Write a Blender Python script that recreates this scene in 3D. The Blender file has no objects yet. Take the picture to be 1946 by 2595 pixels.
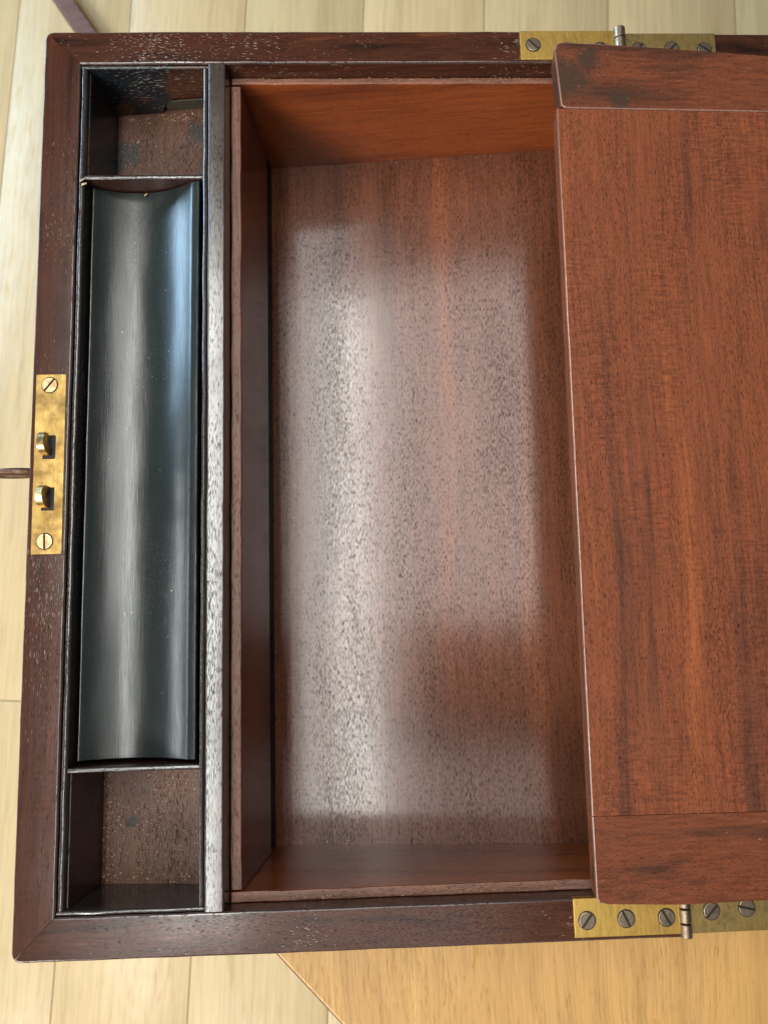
import bpy, bmesh, math, random
from mathutils import Matrix, Vector

# ------------------------------------------------------------------ camera, light, exposure
ZB = 0.75                       # height of the compartment floor above the room floor
SC = bpy.context.scene
COL = SC.collection

cam_d = bpy.data.cameras.new("camera")
cam = bpy.data.objects.new("camera", cam_d)
COL.objects.link(cam)
SC.camera = cam
cam_d.sensor_fit = 'VERTICAL'
cam_d.sensor_width = 36.0
cam_d.sensor_height = 36.0
cam_d.lens = 2050.8 / 2595.0 * 36.0
cam_d.clip_start = 0.01
cam_d.clip_end = 50.0
cam.matrix_world = Matrix((
    (0.99674, 0.036528, 0.071938, 0.15589),
    (-0.025962, 0.989426, -0.142695, -0.067407),
    (-0.07639, 0.140362, 0.987149, 0.372092 + ZB),
    (0, 0, 0, 1)))
cam_d.dof.use_dof = True
cam_d.dof.focus_distance = 0.325
cam_d.dof.aperture_fstop = 20.0

world = bpy.data.worlds.new("World")
SC.world = world
world.use_nodes = True
wbg = world.node_tree.nodes["Background"]
wbg.inputs[0].default_value = (1.0, 0.97, 0.93, 1)
wbg.inputs[1].default_value = 0.11


def area(name, loc, target, sx, sy, power, color):
    d = bpy.data.lights.new(name, 'AREA')
    d.shape = 'RECTANGLE'
    d.size = sx
    d.size_y = sy
    d.energy = power
    d.color = color
    o = bpy.data.objects.new(name, d)
    COL.objects.link(o)
    o.location = (loc[0], loc[1], loc[2] + ZB)
    v = Vector(target) - Vector(loc)
    if abs(v.x) < 1e-5 and abs(v.y) < 1e-5:
        o.rotation_euler = (0, 0, 0)
    else:
        o.rotation_euler = v.to_track_quat('-Z', 'Y').to_euler()
    return o


area("ceiling_lamp", (-0.068, 0.04, 1.62), (-0.068, 0.04, 0), 0.085, 1.50, 6.8, (0.98, 1.0, 0.94))
area("ceiling_panel_left", (-0.180, 0.12, 1.65), (-0.180, 0.12, 0), 0.28, 1.90, 6.5, (1.0, 0.99, 0.95))
area("ceiling_panel_far", (0.30, 0.40, 1.65), (0.30, 0.40, 0), 0.62, 0.92, 7.5, (1.0, 0.98, 0.94))
area("ceiling_panel_near", (0.30, -0.66, 1.65), (0.30, -0.66, 0), 0.62, 0.60, 2.2, (1.0, 0.96, 0.90))
area("fill_light_near", (-1.0, -1.75, 1.60), (0.15, 0.0, 0), 0.9, 0.7, 66.0, (1.0, 0.94, 0.86))  # added fill lamp, unseen; set so the left wall shades the far liner
area("window_light", (-2.3, 1.80, 0.85), (0.0, 0.05, 0.0), 1.8, 1.5, 105.0, (0.48, 0.74, 1.0))
area("window_light_low", (-2.3, -0.35, 0.95), (0.0, 0.0, 0.0), 1.7, 0.40, 16.0, (0.92, 0.97, 1.0))

SC.view_settings.view_transform = 'Standard'
SC.view_settings.look = 'None'
SC.view_settings.gamma = 1.0
SC.view_settings.exposure = 0.2
SC.render.engine = 'CYCLES'
SC.cycles.use_denoising = True
SC.cycles.max_bounces = 8
SC.cycles.sample_clamp_indirect = 4.0

random.seed(7)

# ------------------------------------------------------------------ box measurements (metres, compartment floor z = 0)
H0, SL = 0.08102, 0.10733       # rim height at the lock side and fall of the rim per metre
XH = 0.2374                     # hinge line
HY = 0.180                      # half length of the case
TW = 0.0147                     # case wall thickness


def zr(x, off=0.0):
    return H0 + off - SL * x


# ------------------------------------------------------------------ node helpers
class N:
    def __init__(self, name):
        self.m = bpy.data.materials.new(name)
        self.m.use_nodes = True
        self.t = self.m.node_tree
        self.t.nodes.clear()
        self.out = self.t.nodes.new("ShaderNodeOutputMaterial")
        self.b = self.t.nodes.new("ShaderNodeBsdfPrincipled")
        self.t.links.new(self.b.outputs[0], self.out.inputs[0])
        self._tc = None

    def n(self, kind, **kw):
        nd = self.t.nodes.new(kind)
        for k, v in kw.items():
            setattr(nd, k, v)
        return nd

    def link(self, a, b):
        self.t.links.new(a, b)

    def put(self, sock, v):
        if isinstance(v, (int, float)):
            sock.default_value = v
        elif isinstance(v, tuple):
            sock.default_value = v if len(v) == len(sock.default_value) else tuple(v) + (1,)
        else:
            self.link(v, sock)

    def coord(self, rnd=False):
        if self._tc is None:
            tc = self.n("ShaderNodeTexCoord").outputs["Object"]
            if rnd:
                oi = self.n("ShaderNodeObjectInfo").outputs["Random"]
                mu = self.n("ShaderNodeVectorMath", operation='SCALE')
                mu.inputs[0].default_value = (37.0, 53.0, 11.0)
                self.link(oi, mu.inputs["Scale"])
                ad = self.n("ShaderNodeVectorMath", operation='ADD')
                self.link(tc, ad.inputs[0])
                self.link(mu.outputs[0], ad.inputs[1])
                tc = ad.outputs[0]
            self._tc = tc
        return self._tc

    def scale(self, v, s, loc=(0, 0, 0)):
        mp = self.n("ShaderNodeMapping")
        mp.inputs["Scale"].default_value = s
        mp.inputs["Location"].default_value = loc
        self.link(v, mp.inputs[0])
        return mp.outputs[0]

    def noise(self, v, sc=1.0, det=3.0, rough=0.55, dist=0.0):
        nd = self.n("ShaderNodeTexNoise")
        nd.inputs["Scale"].default_value = sc
        nd.inputs["Detail"].default_value = det
        nd.inputs["Roughness"].default_value = rough
        nd.inputs["Distortion"].default_value = dist
        self.link(v, nd.inputs["Vector"])
        return nd.outputs["Fac"]

    def ramp(self, f, stops, interp='LINEAR'):
        nd = self.n("ShaderNodeValToRGB")
        cr = nd.color_ramp
        cr.interpolation = interp
        while len(cr.elements) < len(stops):
            cr.elements.new(0.5)
        for e, (p, c) in zip(cr.elements, stops):
            e.position = p
            e.color = (c, c, c, 1) if isinstance(c, (int, float)) else tuple(c) + (1,)
        self.link(f, nd.inputs[0])
        return nd.outputs[0]

    def math(self, op, a, b=0.0, clamp=False):
        nd = self.n("ShaderNodeMath", operation=op, use_clamp=clamp)
        self.put(nd.inputs[0], a)
        self.put(nd.inputs[1], b)
        return nd.outputs[0]

    def mix(self, f, a, b, mode='MIX'):
        nd = self.n("ShaderNodeMix", data_type='RGBA', blend_type=mode)
        self.put(nd.inputs["Factor"], f)
        self.put(nd.inputs[6], a)
        self.put(nd.inputs[7], b)
        return nd.outputs[2]

    def bump(self, h, strength, dist=0.001, prev=None):
        nd = self.n("ShaderNodeBump")
        nd.inputs["Strength"].default_value = strength
        nd.inputs["Distance"].default_value = dist
        self.link(h, nd.inputs["Height"])
        if prev is not None:
            self.link(prev, nd.inputs["Normal"])
        return nd.outputs[0]

    def set(self, key, v):
        self.put(self.b.inputs[key], v)


def axis_scale(axis, across, along):
    s = [across, across, across]
    s["XYZ".index(axis)] = along
    return tuple(s)


def wood(name, axis, dark, mid, light, rough=0.35, spec=0.5, stripe=(55, 4), fine=(900, 22),
         pore=(1300, 210), pore_amt=0.6, pore_col=(0.012, 0.006, 0.005), pore_thr=0.60, bump=0.25,
         pore_glint=0.0, stain=0.0, stain_col=(0.012, 0.012, 0.013), stain_scale=28.0, stain_thr=0.6,
         fiddle=0.0, coat=0.0, rnd=False, dust=0.0, rvar=0.12, scratch=0.0,
         spots=(), spot_col=(0.03, 0.03, 0.03), spot_amt=0.9, fine_amt=0.55, pore_bump=1.0, und_amt=0.06):
    k = N(name)
    co = k.coord(rnd)
    # wavy grain: bend the coordinates slightly
    nt = k.n("ShaderNodeTexNoise")
    nt.inputs["Scale"].default_value = 1.0
    nt.inputs["Detail"].default_value = 2.0
    k.link(k.scale(co, axis_scale(axis, 14, 9)), nt.inputs["Vector"])
    sub = k.n("ShaderNodeVectorMath", operation='SUBTRACT')
    k.link(nt.outputs["Color"], sub.inputs[0])
    sub.inputs[1].default_value = (0.5, 0.5, 0.5)
    scl = k.n("ShaderNodeVectorMath", operation='SCALE')
    k.link(sub.outputs[0], scl.inputs[0])
    scl.inputs["Scale"].default_value = 0.010
    add = k.n("ShaderNodeVectorMath", operation='ADD')
    k.link(co, add.inputs[0])
    k.link(scl.outputs[0], add.inputs[1])
    g = add.outputs[0]
    st = k.noise(k.scale(g, axis_scale(axis, *stripe)), 1, 3, 0.6)
    col = k.ramp(st, [(0.30, dark), (0.47, mid), (0.62, mid), (0.74, light)])
    fi = k.noise(k.scale(g, axis_scale(axis, *fine)), 1, 2, 0.6)
    col = k.mix(fine_amt, col, k.ramp(fi, [(0.25, (0.42, 0.40, 0.40)), (0.5, (1, 1, 1)), (0.75, (1.45, 1.35, 1.28))]), 'MULTIPLY')
    if fiddle > 0:
        oth = "X" if axis == "Y" else "Y"
        ff = k.noise(k.scale(co, axis_scale(oth, 1100, 160)), 1, 2, 0.6)
        msk = k.ramp(k.noise(k.scale(g, axis_scale(axis, 50, 10), (3, 1, 2)), 1, 2), [(0.42, 0.0), (0.6, 1.0)])
        ff = k.ramp(ff, [(0.35, (0.52, 0.48, 0.48)), (0.55, (1, 1, 1)), (0.75, (1.35, 1.25, 1.15))])
        col = k.mix(k.math('MULTIPLY', msk, fiddle), col, k.mix(1.0, col, ff, 'MULTIPLY'))
    # pores: short dark dashes along the grain, crowded in some bands
    pn = k.noise(k.scale(g, axis_scale(axis, *pore)), 1, 0.0, 0.5)
    band = k.noise(k.scale(g, axis_scale(axis, 60, 9), (5, 2, 9)), 1, 2)
    thr = k.math('ADD', pn, k.math('MULTIPLY', k.math('SUBTRACT', band, 0.5), 0.36))
    pm = k.ramp(thr, [(pore_thr, 0.0), (pore_thr + 0.12, 1.0)])
    col = k.mix(k.math('MULTIPLY', pm, pore_amt), col, pore_col)
    if stain > 0:
        sn = k.noise(k.scale(co, (1, 1, 1), (1.3, 0.4, 2.1)), stain_scale, 3, 0.55, 0.4)
        sm = k.ramp(sn, [(stain_thr, 0.0), (stain_thr + 0.05, 1.0)])
        col = k.mix(k.math('MULTIPLY', sm, stain), col, stain_col)
    for (sx, sy, sr) in spots:
        sb = k.n("ShaderNodeVectorMath", operation='SUBTRACT')
        k.link(co, sb.inputs[0])
        sb.inputs[1].default_value = (sx, sy, 0)
        fl = k.n("ShaderNodeVectorMath", operation='MULTIPLY')
        k.link(sb.outputs[0], fl.inputs[0])
        fl.inputs[1].default_value = (1 / sr, 1 / sr, 0)
        ln = k.n("ShaderNodeVectorMath", operation='LENGTH')
        k.link(fl.outputs[0], ln.inputs[0])
        wob = k.noise(k.scale(co, (1.6 / sr, 0.6 / sr, 1.0)), 1, 4, 0.62, 0.4)
        dd = k.math('ADD', ln.outputs["Value"], k.math('MULTIPLY', k.math('SUBTRACT', wob, 0.5), 2.2))
        sm = k.ramp(dd, [(0.45, 1.0), (1.10, 0.0)])
        col = k.mix(k.math('MULTIPLY', sm, spot_amt), col, spot_col)
    rv = k.noise(co, 45, 3, 0.6)
    ro = k.math('ADD', k.math('MULTIPLY', k.math('SUBTRACT', rv, 0.5), rvar * 2), rough)
    if pore_glint > 0:  # pale dashes in the colour paint light glinting off the pores
        wn = k.noise(k.scale(g, axis_scale(axis, 5200, 330), (9, 9, 4)), 1, 0.0, 0.5)
        wb = k.noise(k.scale(co, (1, 1, 1), (4.095, 7, 1)), 18, 2)
        wm = k.ramp(k.math('ADD', wn, k.math('MULTIPLY', k.math('SUBTRACT', wb, 0.5), 0.60)), [(0.80, 0.0), (0.87, 1.0)])
        col = k.mix(k.math('MULTIPLY', wm, pore_glint), col, (0.62, 0.56, 0.50))
    if scratch > 0:
        sc_ = k.noise(k.scale(co, (420, 2400, 900), (2, 8, 3)), 1, 1.0, 0.5, 1.5)
        sm_ = k.ramp(sc_, [(0.735, 0.0), (0.76, 1.0)])
        col = k.mix(k.math('MULTIPLY', sm_, scratch), col, (0.50, 0.38, 0.28))
    if dust > 0:
        dn = k.noise(co, 1800, 1.5, 0.5)
        db = k.noise(k.scale(co, (1, 1, 1), (2, 5, 8)), 30, 2)
        dm = k.ramp(k.math('ADD', dn, k.math('MULTIPLY', k.math('SUBTRACT', db, 0.5), 0.3)), [(0.66, 0.0), (0.74, 1.0)])
        col = k.mix(k.math('MULTIPLY', dm, dust), col, (0.42, 0.34, 0.24))
    k.set("Base Color", col)
    k.set("Roughness", ro)
    k.set("Specular IOR Level", k.math('MULTIPLY', k.math('SUBTRACT', 1.0, k.math('MULTIPLY', pm, 0.75 * min(1.0, pore_bump))), spec))
    if coat > 0:
        k.set("Coat Weight", coat)
        k.set("Coat Roughness", 0.12)
    hgt = k.math('ADD', k.math('MULTIPLY', pm, -pore_bump), k.math('MULTIPLY', fi, 0.35))
    und = k.noise(co, 120, 2, 0.5)
    nb = k.bump(und, und_amt, 0.0005)
    nb = k.bump(hgt, bump, 0.00035, nb)
    k.set("Normal", nb)
    return k.m


def metal(name, base, tarnish, rough=0.35, amt=0.5, scale=120.0, metallic=1.0):
    k = N(name)
    co = k.coord()
    a = k.noise(co, scale, 4, 0.65)
    b = k.noise(k.scale(co, (1, 1, 1), (3, 1, 7)), scale * 4, 3, 0.6)
    c = k.noise(k.scale(co, (900, 160, 900)), 1, 2, 0.6)
    f = k.ramp(k.math('ADD', k.math('MULTIPLY', a, 0.65), k.math('MULTIPLY', b, 0.35)), [(0.40, 0.0), (0.62, 1.0)])
    col = k.mix(k.math('MULTIPLY', f, amt), base, tarnish)
    col = k.mix(0.4, col, k.ramp(c, [(0.3, (0.7, 0.66, 0.6)), (0.6, (1.1, 1.08, 1.0))]), 'MULTIPLY')
    k.set("Base Color", col)
    k.set("Metallic", metallic)
    k.set("Roughness", k.math('ADD', k.math('MULTIPLY', f, 0.22), rough))
    k.set("Normal", k.bump(k.math('ADD', b, c), 0.12, 0.0004))
    return k.m


def plain(name, col, rough=0.6, metallic=0.0, nscale=300.0, var=0.4):
    k = N(name)
    a = k.noise(k.coord(), nscale, 3)
    k.set("Base Color", k.mix(var, col, k.ramp(a, [(0.3, (0.4, 0.4, 0.4)), (0.7, (1.5, 1.5, 1.5))]), 'MULTIPLY'))
    k.set("Roughness", rough)
    k.set("Metallic", metallic)
    k.set("Normal", k.bump(a, 0.2, 0.0004))
    return k.m


# ------------------------------------------------------------------ materials
RIM_C = ((0.018, 0.0068, 0.0038), (0.052, 0.0165, 0.0080), (0.110, 0.034, 0.014))
rim_args = dict(rough=0.18, spec=0.42, pore_amt=0.4, pore_glint=0.30, stripe=(160, 5), bump=0.045, rvar=0.05, pore=(5600, 420))
EB = ((0.015, 0.013, 0.012), (0.026, 0.021, 0.019), (0.045, 0.032, 0.026))
M = {}
M['rim_y'] = wood("dark_mahogany_long", 'Y', *RIM_C, **rim_args)
M['rim_x'] = wood("dark_mahogany_cross", 'X', *RIM_C, **dict(rim_args, pore_glint=0.6))
M['arris_dark'] = wood("dark_polished_edge", 'Y', (0.03, 0.02, 0.018), (0.06, 0.036, 0.030), (0.10, 0.06, 0.05), rough=0.14, spec=0.8, pore_amt=0.2, bump=0.10, rvar=0.04)
M['arris_red'] = wood("red_worn_lit_edge", 'Y', (0.11, 0.05, 0.035), (0.22, 0.12, 0.09), (0.40, 0.27, 0.22), rough=0.16, spec=0.9, pore_amt=0.1, bump=0.10, rvar=0.04)  # worn edge, paled further to paint the highlight along the arris
M['bead'] = wood("ebonised_bead", 'Y', *EB, rough=0.16, spec=1.0, pore_amt=0.3, bump=0.12, pore_glint=0.2, pore=(5600, 420))
M['bead_x'] = wood("ebonised_bead_cross", 'X', *EB, rough=0.16, spec=1.0, pore_amt=0.3, bump=0.12, pore_glint=0.25, pore=(5600, 420))
M['divider'] = wood("polished_divider", 'Y', (0.024, 0.018, 0.015), (0.038, 0.027, 0.022), (0.058, 0.038, 0.030), rough=0.19, spec=1.0, pore_amt=0.7, pore_thr=0.60, bump=0.08, pore_glint=0.15, pore=(5000, 400), rvar=0.05)
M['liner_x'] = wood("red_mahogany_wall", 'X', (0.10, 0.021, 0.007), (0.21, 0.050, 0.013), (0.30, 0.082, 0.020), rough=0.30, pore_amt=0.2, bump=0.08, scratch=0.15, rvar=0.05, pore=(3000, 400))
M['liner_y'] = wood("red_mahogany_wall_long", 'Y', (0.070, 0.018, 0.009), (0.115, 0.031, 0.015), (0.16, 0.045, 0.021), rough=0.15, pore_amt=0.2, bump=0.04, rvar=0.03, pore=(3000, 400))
M['ledge'] = wood("raw_ledge_edge", 'Y', (0.11, 0.050, 0.030), (0.20, 0.092, 0.060), (0.30, 0.15, 0.10), rough=0.5, pore_amt=0.22, bump=0.2, dust=0.4, pore=(1900, 420))
M['ledge_x'] = wood("raw_ledge_edge_cross", 'X', (0.11, 0.050, 0.030), (0.20, 0.090, 0.056), (0.32, 0.16, 0.11), rough=0.5, pore_amt=0.22, bump=0.2, dust=0.8, pore=(1900, 420))
M['panel'] = wood("compartment_mahogany", 'Y', (0.080, 0.028, 0.015), (0.135, 0.047, 0.024), (0.20, 0.064, 0.026), rough=0.14, spec=0.6, stripe=(42, 2.0),
                  fine=(1400, 30), pore=(6200, 480), pore_amt=0.75, pore_thr=0.55, bump=0.035, scratch=0.10, rvar=0.03, und_amt=0.025)
M['board'] = wood("writing_board_mahogany", 'Y', (0.088, 0.028, 0.0140), (0.172, 0.047, 0.0180), (0.245, 0.068, 0.0220), rough=0.50, spec=0.25, stripe=(85, 3.0),
                  fine=(900, 40), pore=(5400, 520), pore_amt=0.55, pore_thr=0.59, bump=0.30, fiddle=0.65, scratch=0.10, stain=0.30, stain_scale=70, stain_thr=0.71)
M['cleat'] = wood("writing_board_cleat", 'X', (0.055, 0.020, 0.011), (0.128, 0.036, 0.0150), (0.190, 0.054, 0.019), rough=0.46, spec=0.25, stripe=(90, 7),
                  pore=(5000, 420), pore_amt=0.4, bump=0.2, scratch=0.3, spots=((-0.098, 0.149, 0.011), (-0.088, 0.158, 0.007), (-0.078, 0.141, 0.006)), spot_col=(0.040, 0.023, 0.015), spot_amt=0.85)
M['gap_shade'] = wood("painted_gap_shade", 'Y', (0.004, 0.003, 0.003), (0.007, 0.005, 0.004), (0.012, 0.007, 0.006), rough=0.55, spec=0.2, pore_amt=0.2, bump=0.05)  # near-black colour stands for shade in the gap under the liner
M['well'] = wood("well_bottom", 'Y', (0.056, 0.027, 0.017), (0.105, 0.046, 0.028), (0.16, 0.064, 0.036), rough=0.5, pore_amt=0.6, bump=0.3, pore=(3400, 440),
                 spots=((-0.0905, -0.1400, 0.0030), (-0.0860, -0.1285, 0.0018), (-0.078, -0.1350, 0.0010), (-0.062, 0.152, 0.0090), (-0.0600, 0.132, 0.0090), (-0.100, 0.145, 0.0080)), spot_col=(0.026, 0.028, 0.028), dust=0.9)
M['well_wall'] = wood("well_wall", 'X', (0.018, 0.009, 0.007), (0.060, 0.022, 0.011), (0.13, 0.045, 0.016), rough=0.26, pore_amt=0.5, bump=0.3, pore_glint=0.6, pore=(3000, 330),
                      stain=0.92, stain_col=(0.005, 0.010, 0.014), stain_scale=42, stain_thr=0.46)
M['well_wall_y'] = wood("well_wall_long", 'Y', (0.020, 0.008, 0.007), (0.034, 0.013, 0.010), (0.060, 0.024, 0.014), rough=0.26, pore_amt=0.4, bump=0.12, pore=(3000, 400))
M['well_wall_ink'] = wood("inked_well_wall", 'Y', (0.012, 0.007, 0.008), (0.020, 0.009, 0.010), (0.034, 0.013, 0.012), rough=0.26, pore_amt=0.4, bump=0.12, pore=(3000, 400),
                          stain=0.95, stain_col=(0.004, 0.009, 0.013), stain_scale=40, stain_thr=0.47)
M['tray'] = wood("ebonised_tray", 'Y', (0.006, 0.010, 0.010), (0.009, 0.0145, 0.014), (0.015, 0.021, 0.020), rough=0.25, spec=0.8, fine=(2600, 40), pore=(3000, 60),
                 pore_amt=0.2, pore_bump=0.10, bump=0.20, rvar=0.03, dust=0.05)
M['laminate'] = wood("laminate_plank", 'Y', (0.46, 0.33, 0.165), (0.53, 0.39, 0.205), (0.59, 0.45, 0.26), rough=0.40, spec=0.4, stripe=(20, 0.9), fine=(210, 6), fine_amt=0.26,
                     pore=(420, 30), pore_amt=0.06, pore_col=(0.45, 0.30, 0.15), bump=0.02, rnd=True)
M['tabletop'] = wood("veneered_table_top", 'Y', (0.34, 0.19, 0.058), (0.42, 0.245, 0.080), (0.49, 0.30, 0.105), rough=0.40, spec=0.4, stripe=(110, 6), fine=(1300, 34), fine_amt=0.4,
                     pore=(1500, 170), pore_amt=0.25, pore_col=(0.20, 0.085, 0.03), pore_thr=0.66, bump=0.12, scratch=0.3)
M['leg'] = wood("dark_leg_wood", 'X', (0.085, 0.034, 0.020), (0.130, 0.055, 0.034), (0.18, 0.075, 0.045), rough=0.45, pore_amt=0.3)
M['brass'] = metal("aged_brass", (0.47, 0.31, 0.105), (0.15, 0.085, 0.032), 0.40, 0.65, 75.0)
M['brass_hinge'] = metal("hinge_brass", (0.72, 0.48, 0.13), (0.22, 0.12, 0.04), 0.36, 0.60, 75.0)
M['brass_dull'] = metal("tarnished_brass", (0.56, 0.39, 0.14), (0.11, 0.095, 0.055), 0.36, 0.85, 80.0)
M['hook'] = metal("polished_hook", (0.56, 0.43, 0.22), (0.26, 0.17, 0.07), 0.24, 0.6)
M['screw'] = metal("old_screw", (0.34, 0.27, 0.20), (0.11, 0.07, 0.05), 0.32, 0.6, 260.0)
M['screw_brass'] = metal("brass_screw", (0.68, 0.50, 0.27), (0.34, 0.20, 0.10), 0.34, 0.7, 260.0)
M['gap'] = plain("dark_gap", (0.012, 0.009, 0.007), 0.7)
M['iron'] = metal("rusty_key_iron", (0.20, 0.13, 0.10), (0.07, 0.035, 0.022), 0.45, 0.8, 200.0)
M['dust'] = plain("dust_flakes", (0.42, 0.33, 0.20), 0.8)
M['chip'] = plain("pale_chip", (0.62, 0.52, 0.34), 0.8)
M['spring'] = plain("spring_strip", (0.030, 0.024, 0.014), 0.65, 0.0)


# ------------------------------------------------------------------ object helpers
def root(name, loc, label, cat, group=None):
    o = bpy.data.objects.new(name, None)
    o.empty_display_size = 0.02
    COL.objects.link(o)
    o.location = (loc[0], loc[1], loc[2] + ZB)
    o['label'] = label
    o['category'] = cat
    if group:
        o['group'] = group
    return o


def origin(o):
    v = Vector((0, 0, 0))
    while o is not None:
        v += o.location
        o = o.parent
    return v


def link(name, bm, mats, parent=None, label=None, smooth=False, shift=True):
    """bm is in box measurements (compartment floor z = 0); the object sits at its parent's origin."""
    bmesh.ops.recalc_face_normals(bm, faces=bm.faces)
    off = Vector((0, 0, ZB))
    if parent is not None:
        off = off - origin(parent)
    if shift:
        bmesh.ops.translate(bm, verts=bm.verts, vec=off)
    me = bpy.data.meshes.new(name)
    bm.to_mesh(me)
    bm.free()
    for mt in (mats if isinstance(mats, (list, tuple)) else [mats]):
        me.materials.append(mt)
    for p in me.polygons:
        p.use_smooth = True
    me.set_sharp_from_angle(angle=math.radians(180 if smooth else 34))
    o = bpy.data.objects.new(name, me)
    COL.objects.link(o)
    if not smooth:
        wn = o.modifiers.new("weighted_normal", 'WEIGHTED_NORMAL')
        wn.keep_sharp = True
        wn.weight = 90
    if parent is not None:
        o.parent = parent
    if label:
        o['label'] = label
    return o


def prism(bm, plan, zb, zt, mat=0):
    """plan: list of (x, y); zb / zt: number or function of (x, y)."""
    fb = zb if callable(zb) else (lambda x, y: zb)
    ft = zt if callable(zt) else (lambda x, y: zt)
    lo = [bm.verts.new((x, y, fb(x, y))) for x, y in plan]
    hi = [bm.verts.new((x, y, ft(x, y))) for x, y in plan]
    n = len(plan)
    fs = [bm.faces.new(lo[::-1]), bm.faces.new(hi)]
    for i in range(n):
        j = (i + 1) % n
        fs.append(bm.faces.new((lo[i], lo[j], hi[j], hi[i])))
    for f in fs:
        f.material_index = mat
    return lo, hi


def rect(x0, x1, y0, y1):
    return [(x0, y0), (x1, y0), (x1, y1), (x0, y1)]


def bevel_top(bm, hi, w, seg=2, skip=None):
    """round the edges of a top face, leaving out edges for which skip(a, b) is true"""
    n = len(hi)
    es = []
    for i in range(n):
        a, b = hi[i], hi[(i + 1) % n]
        if skip and skip(a.co, b.co):
            continue
        e = bm.edges.get((a, b))
        if e:
            es.append(e)
    bmesh.ops.bevel(bm, geom=es, offset=w, segments=seg, profile=0.5, affect='EDGES', clamp_overlap=True)


def bar(plan, zb, zt, w=0.0006, seg=2, skip=None):
    bm = bmesh.new()
    lo, hi = prism(bm, plan, zb, zt)
    if w > 0:
        bevel_top(bm, hi, w, seg, skip)
    return bm


def arris(bm):
    """worn, polished edges, red ones paled as a painted highlight: the narrow slanting faces of a bevel take the second material"""
    bm.normal_update()
    for f in bm.faces:
        if 0.15 < f.normal.z < 0.965:
            f.material_index = 1
    return bm


def cut_long(bm, step=0.006, wob=0.00012, axis=1, rng=None):
    """subdivide along an axis and give a hand-worked unevenness"""
    rng = rng or random
    lo = min(v.co[axis] for v in bm.verts)
    hi = max(v.co[axis] for v in bm.verts)
    k = int((hi - lo) / step)
    for i in range(1, k):
        c = Vector((0, 0, 0))
        c[axis] = lo + (hi - lo) * i / k
        nrm = Vector((0, 0, 0))
        nrm[axis] = 1
        bmesh.ops.bisect_plane(bm, geom=bm.verts[:] + bm.edges[:] + bm.faces[:], plane_co=c, plane_no=nrm)
    zmid = (min(v.co.z for v in bm.verts) + max(v.co.z for v in bm.verts)) / 2
    from mathutils import noise as mn
    for v in bm.verts:
        if v.co.z > zmid:
            q = Vector((v.co.x * 20, v.co.y * 90, 3.1)) if axis == 1 else Vector((v.co.x * 90, v.co.y * 20, 3.1))
            v.co.z += mn.noise(q) * wob * 2
            v.co[1 - axis] += mn.noise(q + Vector((9, 4, 2))) * wob * 2


rim_top = lambda x, y: zr(x)


def rim_off(o):
    return lambda x, y: zr(x, o)


def slope_matrix(x, y, off):
    """frame lying on the rim plane at (x, y)"""
    a = math.atan(SL)
    return Matrix.Translation((x, y, zr(x, off))) @ Matrix.Rotation(a, 4, 'Y')


def screw(bm, mtx, r=0.0029, slot=0.0009, ang=0.0, h=0.0005, m_head=0, m_gap=1):
    """slotted screw head in a dark countersink ring"""
    rot = mtx @ Matrix.Rotation(ang, 4, 'Z')
    seg = 20
    ring = [bm.verts.new(rot @ Vector((math.cos(2 * math.pi * i / seg) * (r + 0.00035), math.sin(2 * math.pi * i / seg) * (r + 0.00035), 0.00012))) for i in range(seg)]
    f = bm.faces.new(ring)
    f.material_index = m_gap
    for s in (-1, 1):
        a0 = math.asin(slot / 2 / r)
        pts = []
        for i in range(13):
            a = a0 + (math.pi - 2 * a0) * i / 12
            pts.append((math.cos(a) * r, s * math.sin(a) * r))
        pts = pts if s > 0 else pts[::-1]
        lo = [bm.verts.new(rot @ Vector((px, py, 0.00005))) for px, py in pts]
        md = [bm.verts.new(rot @ Vector((px, py, h * 0.7))) for px, py in pts]
        hi = [bm.verts.new(rot @ Vector((px * 0.90, (py - s * slot / 2) * 0.90 + s * slot / 2, h))) for px, py in pts]
        n = len(pts)
        for A, B in ((lo, md), (md, hi)):
            for i in range(n):
                j = (i + 1) % n
                bm.faces.new((A[i], A[j], B[j], B[i])).material_index = m_head
        bm.faces.new(hi).material_index = m_head


def cyl(bm, a, b, r, seg=16, mat=0, r2=None):
    a, b = Vector(a), Vector(b)
    d = (b - a).normalized()
    q = d.to_track_quat('Z', 'Y')
    r2 = r if r2 is None else r2
    A = [bm.verts.new(a + q @ Vector((math.cos(2 * math.pi * i / seg) * r, math.sin(2 * math.pi * i / seg) * r, 0))) for i in range(seg)]
    B = [bm.verts.new(b + q @ Vector((math.cos(2 * math.pi * i / seg) * r2, math.sin(2 * math.pi * i / seg) * r2, 0))) for i in range(seg)]
    for i in range(seg):
        j = (i + 1) % seg
        bm.faces.new((A[i], A[j], B[j], B[i])).material_index = mat
    bm.faces.new(A[::-1]).material_index = mat
    bm.faces.new(B).material_index = mat


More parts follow.
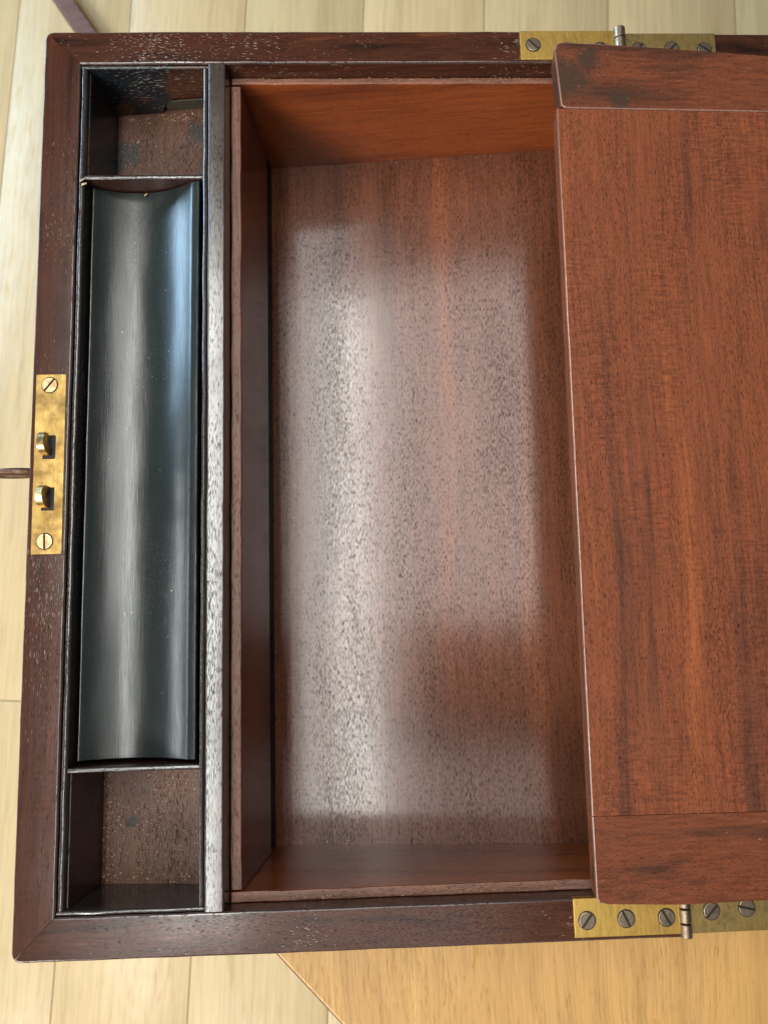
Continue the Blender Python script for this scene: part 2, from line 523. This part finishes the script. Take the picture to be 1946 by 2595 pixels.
# ------------------------------------------------------------------ room floor: laminate planks
FZ = -ZB
bm = bmesh.new()
prism(bm, rect(-4, 4, -4, 4), FZ - 0.03, FZ - 0.008)
floor = link("floor", bm, M['laminate'])
floor['kind'] = 'structure'
PW, PL = 0.185, 1.28
FA = math.atan(0.055)
bm = bmesh.new()
lo, hi = prism(bm, rect(-PW / 2 + 0.0004, PW / 2 - 0.0004, -PL / 2 + 0.0004, PL / 2 - 0.0004), 0, 0.008)
bevel_top(bm, hi, 0.0012, 2)
pm = None
u = Vector((math.cos(FA), -math.sin(FA), 0))
w = Vector((math.sin(FA), math.cos(FA), 0))
base = Vector((-0.12 - 0.055 * 0.92, 0, 0))            # a joint line passes here
prng = random.Random(3)
for i in range(-5, 7):
    sh = {-2: 0.47, -1: 0.0, 0: 0.34, 1: -0.02, 2: 0.36, 3: 0.01, 4: 0.35}.get(i, prng.uniform(-0.5, 0.5))
    for j in (-1, 0, 1):
        c = base + u * ((i + 0.5) * PW) + w * (j * PL + sh)
        if pm is None:
            o = link("plank", bm, M['laminate'], floor, shift=False)
            pm = o.data
        else:
            o = bpy.data.objects.new("plank", pm)
            COL.objects.link(o)
            o.parent = floor
        o.location = (c.x, c.y, FZ - 0.008 + ZB)
        o.rotation_euler = (0, 0, -FA)

# ------------------------------------------------------------------ low foot rail of a stand on the floor, behind the box
A = Vector((-0.62, 1.26, FZ))
B = Vector((-0.05, 0.36, FZ))
fr = root("foot_rail", (A.x, A.y, FZ), "reddish brown wooden foot rail on the pale floor behind the dark box corner", "furniture foot")
d = (B - A).normalized()
nrm = Vector((-d.y, d.x, 0))
bm = bmesh.new()
secs = []
for t, hw, h in ((0.0, 0.010, 0.018), (0.04, 0.0135, 0.024), (0.5, 0.0155, 0.030), (1.0, 0.020, 0.040)):
    c = A + (B - A) * t
    ring = []
    for (px, pz) in ((-1, 0), (1, 0), (1, 0.7), (0.7, 1), (-0.7, 1), (-1, 0.7)):
        ring.append(bm.verts.new(c + nrm * (px * hw) + Vector((0, 0, pz * h))))
    secs.append(ring)
for a, b in zip(secs, secs[1:]):
    for i in range(6):
        bm.faces.new((a[i], a[(i + 1) % 6], b[(i + 1) % 6], b[i]))
bm.faces.new(secs[0])
bm.faces.new(secs[-1][::-1])
link("rail", bm, M['leg'], fr)
bm = bmesh.new()
cyl(bm, A + Vector((0.02, -0.03, 0)), A + Vector((0.02, -0.03, 0.006)), 0.009)
link("foot_pad", bm, M['gap'], fr)

# ------------------------------------------------------------------ table under the box
TZ = -0.0105
tb = root("table", (0.36, -0.10, FZ), "small table with golden brown veneer top and cut corner under the box", "table")
c = 0.20
TX0, TX1, TY0, TY1 = 0.020, 0.78, -0.36, 0.155
k0 = -0.1372                                           # x + y along the cut corner in view
plan = [(TX0, k0 - TX0), (k0 - TY0, TY0), (TX1 - c, TY0), (TX1, TY0 + c), (TX1, TY1 - 0.15), (TX1 - 0.15, TY1), (TX0 + 0.15, TY1), (TX0, TY1 - 0.15)]
bm = bar(plan, TZ - 0.022, TZ, 0.0022, 3)
top = link("table_top", arris(bm), [M['tabletop'], M['leg']], tb)
bm = bmesh.new()
cyl(bm, (0.36, -0.10, FZ + 0.14), (0.36, -0.10, TZ - 0.022), 0.032, 20, r2=0.024)
cyl(bm, (0.36, -0.10, FZ + 0.10), (0.36, -0.10, FZ + 0.14), 0.045, 20, r2=0.045)
link("column", bm, M['leg'], tb, smooth=False)
for q in range(3):
    a = math.radians(20 + 120 * q)
    dx, dy = math.cos(a), math.sin(a)
    bm = bmesh.new()
    prev = None
    for t in range(7):
        s_ = t / 6
        r_ = 0.03 + 0.24 * s_
        z_ = FZ + 0.012 + 0.12 * (1 - s_) ** 1.6
        cc = Vector((0.36 + dx * r_, -0.10 + dy * r_, z_))
        hw, hh = 0.014 - 0.004 * s_, 0.022 - 0.010 * s_
        ring = [bm.verts.new(cc + Vector((-dy * sx * hw, dx * sx * hw, sz * hh))) for sx, sz in ((-1, -1), (1, -1), (1, 1), (-1, 1))]
        if prev:
            for i in range(4):
                bm.faces.new((prev[i], prev[(i + 1) % 4], ring[(i + 1) % 4], ring[i]))
        else:
            bm.faces.new(ring[::-1])
        prev = ring
    bm.faces.new(prev)
    link("leg", bm, M['leg'], tb)

# ------------------------------------------------------------------ the writing box
wb = root("writing_box", (0.12, 0.0, TZ), "open dark mahogany writing box with pen wells, deep compartment and brass fittings", "writing box")
ZBOT = -0.0103
# rounded outer corners, mitred boards
MG = 0.00006
mit = lambda a, b: abs(abs(a.x - b.x) - abs(a.y - b.y)) < 0.0008 and abs(a.x - b.x) > 0.004
R3 = 0.0035
q = R3 * (1 - math.cos(math.pi / 4))
bm = bar([(0, -HY + R3), (R3 * 0.08, -HY + R3 * 0.62), (q - MG, -HY + q + MG), (TW, -HY + TW + 2 * MG), (TW, HY - TW - 2 * MG), (q - MG, HY - q - MG), (R3 * 0.08, HY - R3 * 0.62), (0, HY - R3)],
         ZBOT, rim_top, 0.0008, 3, mit)
cut_long(bm, 0.009, 0.00010, 1)
link("front_board", arris(bm), [M['rim_y'], M['arris_dark']], wb)
XE = XH - 0.0003
for sgn in (1, -1):
    pl = [(q + MG, sgn * (HY - q + MG)), (R3 * 0.62, sgn * (HY - R3 * 0.08)), (R3, sgn * HY), (XE, sgn * HY), (XE, sgn * (HY - TW)), (TW + 2 * MG, sgn * (HY - TW))]
    if sgn > 0:
        pl = pl[::-1]
    bm = bar(pl, ZBOT, rim_top, 0.0008, 3, mit)
    cut_long(bm, 0.009, 0.00010, 0)
    link("side_board", arris(bm), [M['rim_x'], M['arris_dark']], wb)
bm = bar(rect(XE - TW, XE - 0.0001, -HY + TW, HY - TW), ZBOT, rim_top, 0.0006)
link("hinge_board", bm, M['rim_y'], wb)
bm = bmesh.new()
prism(bm, rect(TW, XE - TW, -HY + TW, HY - TW), ZBOT + 0.001, 0.0)
link("compartment_floor", bm, M['panel'], wb)
# divider between pen wells and compartment
DX0, DX1 = 0.0665, 0.0733
IY = HY - TW
bm = bar(rect(DX0, DX1, -IY + 0.0001, IY - 0.0001), 0.012, rim_off(-0.0001), 0.0007, 3, lambda a, b: abs(a.y - b.y) < 1e-5)
cut_long(bm, 0.008, 0.00010, 1)
link("divider", arris(bm), [M['divider'], M['arris_dark']], wb)
# compartment liners with raw top ledges
LZ = -0.0090
LX1 = XE - TW - 0.0002


def liner(name, plan, zb, side_mat, top_mat, axis, w=0.0005):
    bm = bmesh.new()
    lo, hi = prism(bm, plan, zb, rim_off(LZ))
    bevel_top(bm, hi, w, 2)
    cut_long(bm, 0.006, 0.00016, axis)
    bm.normal_update()
    for f in bm.faces:
        f.material_index = 1 if abs(f.normal.z) > 0.5 and f.calc_center_median().z > 0.03 else 0
    return link(name, bm, [side_mat, top_mat], wb)


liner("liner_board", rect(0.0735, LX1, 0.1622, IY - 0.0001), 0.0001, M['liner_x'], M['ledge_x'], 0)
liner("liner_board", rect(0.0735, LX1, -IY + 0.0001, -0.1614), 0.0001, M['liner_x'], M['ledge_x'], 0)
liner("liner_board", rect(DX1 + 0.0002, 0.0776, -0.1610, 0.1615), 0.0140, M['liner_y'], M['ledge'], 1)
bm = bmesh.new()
prism(bm, rect(0.0660, 0.0768, -0.1612, 0.1618), 0.0001, 0.0138)  # board added to darken the gap below the left liner
link("gap_shade_board", bm, M['gap_shade'], wb)

# pen wells: lining boards whose rounded tops form the bead
WZ = 0.047
BO = -0.0004
WX0, WX1 = 0.0173, 0.0643
WY = 0.1633


def bead(name, plan, zb, axis, mat):
    bm = bmesh.new()
    lo, hi = prism(bm, plan, zb, rim_off(BO))
    bevel_top(bm, hi, 0.00095, 3, (lambda a, b: abs(a.y - b.y) < 1e-5) if axis == 1 else (lambda a, b: abs(a.x - b.x) < 1e-5))
    cut_long(bm, 0.006, 0.00014, axis)
    return link(name, bm, mat, wb)


bead("well_lining", rect(TW + 0.0003, WX0, -WY, WY), WZ, 1, M['bead'])
bead("well_lining", rect(WX1, DX0 - 0.0002, -WY, WY), WZ, 1, M['bead'])
bead("well_lining", rect(TW + 0.0003, DX0 - 0.0002, -IY + 0.0002, -WY - 0.0001), WZ, 0, M['bead_x'])
# far lining has a finger notch cut from its lower edge
bm = bmesh.new()
prof = [(TW + 0.0003, WZ), (0.0384, WZ), (0.0390, 0.0495), (0.0412, 0.0530), (0.0450, 0.0560), (0.0500, 0.0585), (0.0560, 0.0597), (DX0 - 0.0002, 0.0602)]
y0, y1 = WY + 0.0001, IY - 0.0002
top_f = [(DX0 - 0.0002, zr(DX0, BO)), (TW + 0.0003, zr(TW, BO))]
ring = prof + top_f
fa = [bm.verts.new((x, y0, z)) for x, z in ring]
fb = [bm.verts.new((x, y1, z)) for x, z in ring]
bm.faces.new(fa)
bm.faces.new(fb[::-1])
for i in range(len(ring)):
    j = (i + 1) % len(ring)
    bm.faces.new((fa[i], fa[j], fb[j], fb[i]))
e = [e for e in bm.edges if {v for v in e.verts} in ({fa[-1], fa[-2]}, {fb[-1], fb[-2]})]
bmesh.ops.bevel(bm, geom=e, offset=0.00095, segments=3, profile=0.5, affect='EDGES')
link("well_lining", bm, M['well_wall'], wb, label="stained far well lining with a finger notch")
bm = bar(rect(0.0405, 0.0660, IY - 0.0010, IY - 0.0003), WZ, lambda x, y: 0.0535, 0.0002, 1)
link("spring_strip", bm, M['spring'], wb)
# inner faces of the wells show a thin wall panel on the left
for y_a, y_b in ((0.1168, 0.1631), (-0.1631, -0.1164)):
    bm = bmesh.new()
    prism(bm, rect(WX0 + 0.0001, WX0 + 0.0005, y_a, y_b), WZ, lambda x, y: zr(x, -0.0030))
    link("well_wall", bm, M['well_wall_y'] if y_a < 0 else M['well_wall_ink'], wb)
    bm = bmesh.new()
    prism(bm, rect(WX0 - 0.001, WX1 + 0.001, y_a - 0.001 if y_a < 0 else y_a - 0.001, y_b + (0.0017 if y_b > 0 else 0.001)), WZ - 0.003, WZ + 0.0002)
    link("well_bottom", bm, M['well'], wb)
# partitions each side of the pen tray
for yc in (0.1157, -0.1154):
    bm = bmesh.new()
    lo, hi = prism(bm, rect(WX0 + 0.0001, WX1 - 0.0001, yc - 0.0010, yc + 0.0010), WZ - 0.001, rim_off(-0.0007))
    bevel_top(bm, hi, 0.0008, 3, lambda a, b: abs(a.x - b.x) < 1e-5)
    bm.normal_update()
    cut_long(bm, 0.006, 0.00010, 0)
    bm.normal_update()
    for f in bm.faces:
        f.material_index = 0 if f.normal.z > 0.3 else 1
    link("partition", bm, [M['bead_x'], M['well_wall_y']], wb)
bm = bmesh.new()
prism(bm, rect(WX0, WX1, -0.1140, 0.1145), WZ - 0.003, WZ)
link("tray_rest", bm, M['gap'], wb)

# lock plate with hooks and screws on the front board
lk = None
bm = bmesh.new()
P = [(0.0017, 0.0331), (0.0128, 0.0331), (0.0133, -0.0365), (0.0020, -0.0365)]
# plate with two slots: built as strips round the holes
ys = [0.0331, 0.0090, -0.0002, -0.0112, -0.0200, -0.0365]
xs = [0.0018, 0.0050, 0.0098, 0.0130]
grid = {}
for i, y in enumerate(ys):
    for j, x in enumerate(xs):
        xx = x + (0.0331 - y) * 0.0035
        grid[i, j] = xx, y
faces = []
for i in range(5):
    for j in range(3):
        if j == 1 and i in (1, 3):
            continue
        faces.append((i, j))
vt, vb = {}, {}
for kk, (x, y) in grid.items():
    vt[kk] = bm.verts.new((x, y, zr(x, 0.0004)))
    vb[kk] = bm.verts.new((x, y, zr(x, -0.0015)))
for i, j in faces:
    a, b, c_, d_ = (i, j), (i, j + 1), (i + 1, j + 1), (i + 1, j)
    bm.faces.new((vt[d_], vt[c_], vt[b], vt[a]))
    bm.faces.new((vb[a], vb[b], vb[c_], vb[d_]))
edge_count = {}
for i, j in faces:
    cyc = [(i, j), (i, j + 1), (i + 1, j + 1), (i + 1, j)]
    for a, b in zip(cyc, cyc[1:] + cyc[:1]):
        key = tuple(sorted((a, b)))
        edge_count.setdefault(key, []).append((a, b))
for key, l in edge_count.items():
    if len(l) == 1:
        a, b = l[0]
        bm.faces.new((vt[a], vt[b], vb[b], vb[a]))
lk = link("lock_plate", bm, M['brass'], wb)
# dark pits in the slots, flush in the rim
for (ya, yb) in ((0.0089, -0.0001), (-0.0113, -0.0199)):
    bm = bmesh.new()
    prism(bm, rect(0.0052, 0.0099, yb, ya), lambda x, y: zr(x, -0.003), rim_off(0.00012))
    link("slot", bm, M['gap'], lk)
for (yy, ang) in ((0.0289, 0.9), (-0.0317, 1.6)):
    bm = bmesh.new()
    screw(bm, slope_matrix(0.0069 if yy > 0 else 0.0070, yy, 0.0004), 0.0029, 0.0008, ang)
    link("screw", bm, [M['screw_brass'], M['gap']], lk)
for (y0h, full) in ((0.0, 0), (-0.0198, 1)):
    # hook profile in the y-z plane, beak to the far side, extruded along x
    zb = zr(0.007, -0.001)
    pr = [(0.0010, 0), (0.0040, 0), (0.0045, 0.0030), (0.0056, 0.0042), (0.0072, 0.0040), (0.0085, 0.0030), (0.0093, 0.0040),
          (0.0092, 0.0058), (0.0080, 0.0070), (0.0058, 0.0076), (0.0034, 0.0070), (0.0018, 0.0054), (0.0010, 0.0030)]
    if full:
        pr = [(0.0006, 0), (0.0030, 0), (0.0034, 0.0026), (0.0046, 0.0042), (0.0064, 0.0042), (0.0074, 0.0020), (0.0078, 0.0),
              (0.0090, 0.0), (0.0090, 0.0040), (0.0078, 0.0064), (0.0056, 0.0075), (0.0032, 0.0068), (0.0014, 0.0050), (0.0006, 0.0028)]
    bm = bmesh.new()
    X0, X1 = 0.0053, 0.0083
    fa = [bm.verts.new((X0, y0h + y, zb + z)) for y, z in pr]
    fb = [bm.verts.new((X1, y0h + y, zb + z)) for y, z in pr]
    bm.faces.new(fa)
    bm.faces.new(fb[::-1])
    for i in range(len(pr)):
        j = (i + 1) % len(pr)
        bm.faces.new((fa[i], fa[j], fb[j], fb[i]))
    ed = [e for e in bm.edges if all(v in fb for v in e.verts) or all(v in fa for v in e.verts)]
    bmesh.ops.bevel(bm, geom=ed, offset=0.00025, segments=1, affect='EDGES')
    link("hook", bm, M['hook'], lk)

# ------------------------------------------------------------------ hinges and the opened lid
lid_plan = [(XH + 0.0003, -HY), (0.47, -HY), (0.47, HY), (XH + 0.0003, HY)]
bm = bmesh.new()
prism(bm, rect(XH + 0.016, 0.456, -HY + 0.016, HY - 0.016), lambda x, y: zr(x, -0.055 + 0.02), lambda x, y: zr(x, -0.028))
lid = link("lid", bm, M['rim_y'], wb, label="unfolded lid sloping down from the hinges")
LT = lambda x, y: zr(x, -0.0002)
LB = lambda x, y: zr(x, -0.036)
for sgn in (1, -1):
    pl = [(XH + 0.0004, sgn * (HY - 0.0010)), (0.47, sgn * (HY - 0.0022)), (0.47, sgn * (HY - TW)), (XH + 0.0004, sgn * (HY - TW))]
    if sgn > 0:
        pl = pl[::-1]
    bm = bar(pl, LB, LT, 0.0008, 2)
    link("side_board", arris(bm), [M['rim_x'], M['arris_dark']], lid)
for xa, xb in ((XH + 0.0005, XH + 0.012), (0.456, 0.4699)):
    bm = bar(rect(xa, xb, -HY + TW + 0.0001, HY - TW - 0.0001), LB, rim_off(-0.0004), 0.0006)
    link("end_board", bm, M['rim_y'], lid)


def leaf(name, x0, x1, ya, yb, mat, screws, smat, parent, off=0.0005):
    bm = bmesh.new()
    lo, hi = prism(bm, rect(x0, x1, ya, yb), rim_off(-0.0020), rim_off(off))
    bevel_top(bm, hi, 0.0003, 2)
    lf = link(name, bm, mat, parent)
    for (sx, sy, ang) in screws:
        bm = bmesh.new()
        screw(bm, slope_matrix(sx, sy, off), 0.0029, 0.0009, ang)
        link("screw", bm, [smat, M['gap']], lf)
    return lf


S = M['screw']
leaf("hinge_leaf", 0.1954, 0.2358, 0.1664, 0.1797, M['brass_hinge'], [(0.2009, 0.1731, -0.8), (0.2154, 0.1712, 0.3), (0.2292, 0.1712, 1.2)], S, wb)
leaf("hinge_leaf", 0.1974, 0.2358, -0.1786, -0.1652, M['brass_hinge'], [(0.2021, -0.1727, 0.9), (0.2162, -0.1726, 2.0), (0.2307, -0.1727, 2.1)], S, wb)
leaf("hinge_leaf", 0.2392, 0.2781, 0.1660, 0.1787, M['brass_dull'], [(0.2454, 0.1712, 1.0), (0.2593, 0.1716, 0.8), (0.2731, 0.1712, 2.5)], S, wb, 0.0002)
leaf("hinge_leaf", 0.2392, 0.2790, -0.1785, -0.1648, M['brass_dull'], [(0.2472, -0.1712, 0.8), (0.2601, -0.1705, 2.9), (0.2735, -0.1712, 0.5)], S, wb, 0.0002)
for sgn in (1, -1):
    yo = 0.1803 if sgn > 0 else 0.1797
    zc = zr(XH) + (0.0008 if sgn > 0 else 0.0006)
    rr = 0.0024 if sgn > 0 else 0.0021
    n = 3
    L_ = 0.0153
    for i in range(n):
        a = yo - L_ * i / n
        b = yo - L_ * (i + 1) / n + 0.0004
        bm = bmesh.new()
        cyl(bm, (XH, sgn * a, zc), (XH, sgn * b, zc), rr, 20)
        ed = [e for e in bm.edges if abs(e.verts[0].co.y - e.verts[1].co.y) < 1e-6]
        bmesh.ops.bevel(bm, geom=ed, offset=0.00025, segments=1, affect='EDGES')
        link("hinge_knuckle", bm, S, wb)

# ------------------------------------------------------------------ pen tray
pt = root("pen_tray", (0.040, 0.0, WZ), "long black hollowed pen tray lying between the two small wells", "pen tray")
X0, X1, Y0, Y1 = 0.0180, 0.0629, -0.1128, 0.1141
cx, half, sag, lipz = 0.0393, 0.0203, 0.0063, 0.0729
Rr = (half * half + sag * sag) / (2 * sag)
prof = [(X0, lipz - 0.0015), (X0 + 0.0002, lipz - 0.0002), (X0 + 0.0005, lipz)]
prof.append((cx - half - 0.0002, lipz))
nseg = 28
for i in range(nseg + 1):
    x = cx - half + 2 * half * i / nseg
    prof.append((x, lipz - 0.0001 - (math.sqrt(Rr * Rr - (x - cx) ** 2) - (Rr - sag))))
prof += [(cx + half + 0.0002, lipz), (X1 - 0.0005, lipz), (X1 - 0.0002, lipz - 0.0002), (X1, lipz - 0.0015)]
bm = bmesh.new()
from mathutils import noise as mno
rows = []
NY = 90
for k in range(NY + 1):
    y = Y0 + (Y1 - Y0) * k / NY
    row = []
    for (x, z) in prof:
        dz = mno.noise(Vector((x * 120, y * 45, 1.7))) * 0.00014
        row.append(bm.verts.new((x + mno.noise(Vector((x * 50, y * 60, 5))) * 0.00010, y, z + dz)))
    rows.append(row)
for a, b in zip(rows, rows[1:]):
    for i in range(len(prof) - 1):
        bm.faces.new((a[i], a[i + 1], b[i + 1], b[i]))
base_z = WZ + 0.0001
cor = {}
for kx, idx in ((0, 0), (1, -1)):
    for r in (0, NY):
        v = rows[r][idx].co
        cor[kx, r] = bm.verts.new((v.x, v.y, base_z))
bm.faces.new(list(rows[0])[::-1] + [cor[0, 0], cor[1, 0]])
bm.faces.new(list(rows[NY]) + [cor[1, NY], cor[0, NY]])
bm.faces.new([r[0] for r in rows] + [cor[0, NY], cor[0, 0]])
bm.faces.new([r[-1] for r in rows][::-1] + [cor[1, 0], cor[1, NY]])
bm.faces.new([cor[0, 0], cor[0, NY], cor[1, NY], cor[1, 0]])
to = link("tray_body", bm, M['tray'], pt, smooth=True)
to.data.set_sharp_from_angle(angle=math.radians(28))

# ------------------------------------------------------------------ loose writing board over the hinge side
wbd = root("writing_board", (0.31, 0.0, zr(0.31)), "loose reddish mahogany writing board with end cleats lying across the hinges", "board")
BA = -0.0103                                           # small turn of the board


def bd_off(x):
    return 0.0122 - 0.022 * (x - 0.207)


def bd_top(x, y):
    return zr(x, bd_off(x))


def bd_bot(x, y):
    return zr(x, bd_off(x) - 0.0106)


def ex(y):                                             # left edge of the board
    return 0.2039 + (y + 0.1634) / 0.3285 * 0.0034


BX1 = 0.440
tilt = -0.0103
JF, JN = 0.1362, -0.1346                               # cleat joints at the left edge
mk = lambda x, y: (x, y + (x - 0.206) * tilt)
bm = bar([mk(ex(JN), JN + 0.0002), mk(BX1, JN + 0.0002), mk(BX1, JF - 0.0002), mk(ex(JF) + 0.0001, JF - 0.0002)], bd_bot, bd_top, 0.0005, 2,
         lambda a, b: abs(a.y - b.y) < 0.006 and abs(a.x - b.x) > 0.1)
cut_long(bm, 0.012, 0.00012, 1)
link("panel", arris(bm), [M['board'], M['arris_red']], wbd)
fe = lambda x: 0.1652 - 0.060 * (x - 0.207)           # worn, tapering far edge
bm = bar([(ex(0.1655) + 0.0016, JF + 0.0012), (ex(JF) + 0.0038, JF - 0.0000), mk(BX1, JF), (BX1, fe(BX1)), (0.30, fe(0.30) + 0.0002), (0.25, fe(0.25) + 0.0006), (ex(0.165) + 0.004, 0.1655), (ex(0.165) + 0.0012, 0.1645), (ex(0.165) + 0.0002, 0.1615)],
         bd_bot, bd_top, 0.0006, 2)
link("end_cleat", arris(bm), [M['cleat'], M['arris_red']], wbd, label="worn far end cleat with dark stain")
bm = bar([(ex(-0.163) + 0.0002, -0.1615), (ex(-0.163) + 0.0010, -0.1632), (ex(-0.163) + 0.004, -0.1637), mk(0.235, -0.1647), mk(0.27, -0.1640), mk(BX1, -0.1640), mk(BX1, JN), mk(ex(JN), JN)], bd_bot, bd_top, 0.0005, 2,
         lambda a, b: abs(a.y - b.y) < 0.006 and abs(a.x - b.x) > 0.1)
link("end_cleat", arris(bm), [M['cleat'], M['arris_red']], wbd)

# ------------------------------------------------------------------ key in the lock
KZ, KY = 0.0560, 0.0000
ky = root("key", (-0.012, KY, KZ), "rusty iron key standing out of the lock at the box's left side", "key")
bm = bmesh.new()
cyl(bm, (0.004, KY, KZ), (-0.011, KY, KZ), 0.0018, 14)
cyl(bm, (-0.0080, KY, KZ), (-0.0105, KY, KZ), 0.0026, 14)
link("shank", bm, M['iron'], ky, smooth=False)
bm = bmesh.new()
# bow: an upright flat oval with an eye, seen almost edge-on
NB = 32
loops = []
for rad, ty in ((0.30, 0.0009), (0.36, 0.0016), (0.80, 0.0017), (0.95, 0.0013), (1.0, 0.0005)):
    for sg in ((1, -1)):
        loops.append((rad, ty * sg))
outer = [l for l in loops if l[1] > 0] + [l for l in loops if l[1] < 0][::-1]
rows = []
for i in range(NB):
    a = 2 * math.pi * i / NB
    rows.append([bm.verts.new((-0.0225 + math.cos(a) * 0.0135 * rad, KY + ty * (0.72 + 0.25 * math.cos(a)), KZ + math.sin(a) * 0.0062 * rad)) for rad, ty in outer])
for i in range(NB):
    for j in range(len(outer)):
        bm.faces.new((rows[i][j], rows[(i + 1) % NB][j], rows[(i + 1) % NB][(j + 1) % len(outer)], rows[i][(j + 1) % len(outer)]))
link("bow", bm, M['iron'], ky, smooth=True)
bm = bmesh.new()
cyl(bm, (0.0001, KY, KZ), (-0.0008, KY, KZ), 0.0055, 20)
esc = link("keyhole_plate", bm, M['brass'], wb)

# ------------------------------------------------------------------ dust and crumbs
rng = random.Random(11)


def flake(bm, x, y, z, s):
    a = rng.uniform(0, 6.28)
    l, w_ = s * rng.uniform(0.8, 2.2), s * rng.uniform(0.4, 0.8)
    pts = [(-l, -w_), (l * 0.8, -w_ * 0.7), (l, w_ * 0.6), (-l * 0.6, w_)]
    vs = []
    for px, py in pts:
        vs.append(bm.verts.new((x + math.cos(a) * px - math.sin(a) * py, y + math.sin(a) * px + math.cos(a) * py, z + rng.uniform(0.00002, s * 0.6))))
    ap = bm.verts.new((x, y, z + s * 0.9))
    for i in range(4):
        bm.faces.new((vs[i], vs[(i + 1) % 4], ap))
    bm.faces.new(vs[::-1])


bm = bmesh.new()
wz = WZ + 0.0002
for i in range(170):
    t = rng.random()
    if t < 0.45:
        x, y = WX0 + 0.0008 + abs(rng.gauss(0, 0.0030)), rng.uniform(-0.1625, -0.118)
    elif t < 0.8:
        x, y = rng.uniform(WX0 + 0.001, 0.062), -0.1628 + abs(rng.gauss(0, 0.0028))
    else:
        x, y = rng.uniform(WX0 + 0.001, 0.062), rng.uniform(-0.162, -0.118)
    flake(bm, x, y, wz, rng.uniform(0.00012, 0.00032))
for i in range(130):
    t = rng.random()
    if t < 0.6:
        x, y = rng.uniform(WX0 + 0.001, 0.060), 0.1625 - abs(rng.gauss(0, 0.0026))
    else:
        x, y = rng.uniform(WX0 + 0.001, 0.060), rng.uniform(0.118, 0.162)
    flake(bm, x, y, wz, rng.uniform(0.00012, 0.00030))
for i in range(120):
    x = rng.uniform(0.079, 0.20)
    s_ = rng.choice((-1, 1))
    flake(bm, x, (0.1646 if s_ > 0 else -0.1645) + rng.uniform(-0.0006, 0.0006), zr(x, LZ + 0.0001), rng.uniform(0.0001, 0.00024))
for i in range(40):
    flake(bm, rng.uniform(0.079, 0.2), rng.choice((0.1612, -0.1604)) + rng.gauss(0, 0.0006), 0.0001, rng.uniform(0.0001, 0.0002))
for (x, y, z, s_) in ((0.0385, 0.1130, 0.0672, 0.0006), (0.0170, 0.1140, zr(0.017, 0.0001), 0.0009), (0.0176, 0.1122, zr(0.0176, 0.0), 0.0007), (0.0268, 0.1500, WZ + 0.0002, 0.0007)):
    flake(bm, x, y, z, s_)
for i in range(26):
    flake(bm, rng.uniform(0.022, 0.057), rng.uniform(-0.11, 0.11), 0.0690, 0.00012)
du = link("dust", bm, M['dust'])
du['kind'] = 'stuff'
du['label'] = "golden dust and fluff gathered along the wells and ledges"
du['category'] = "dust"
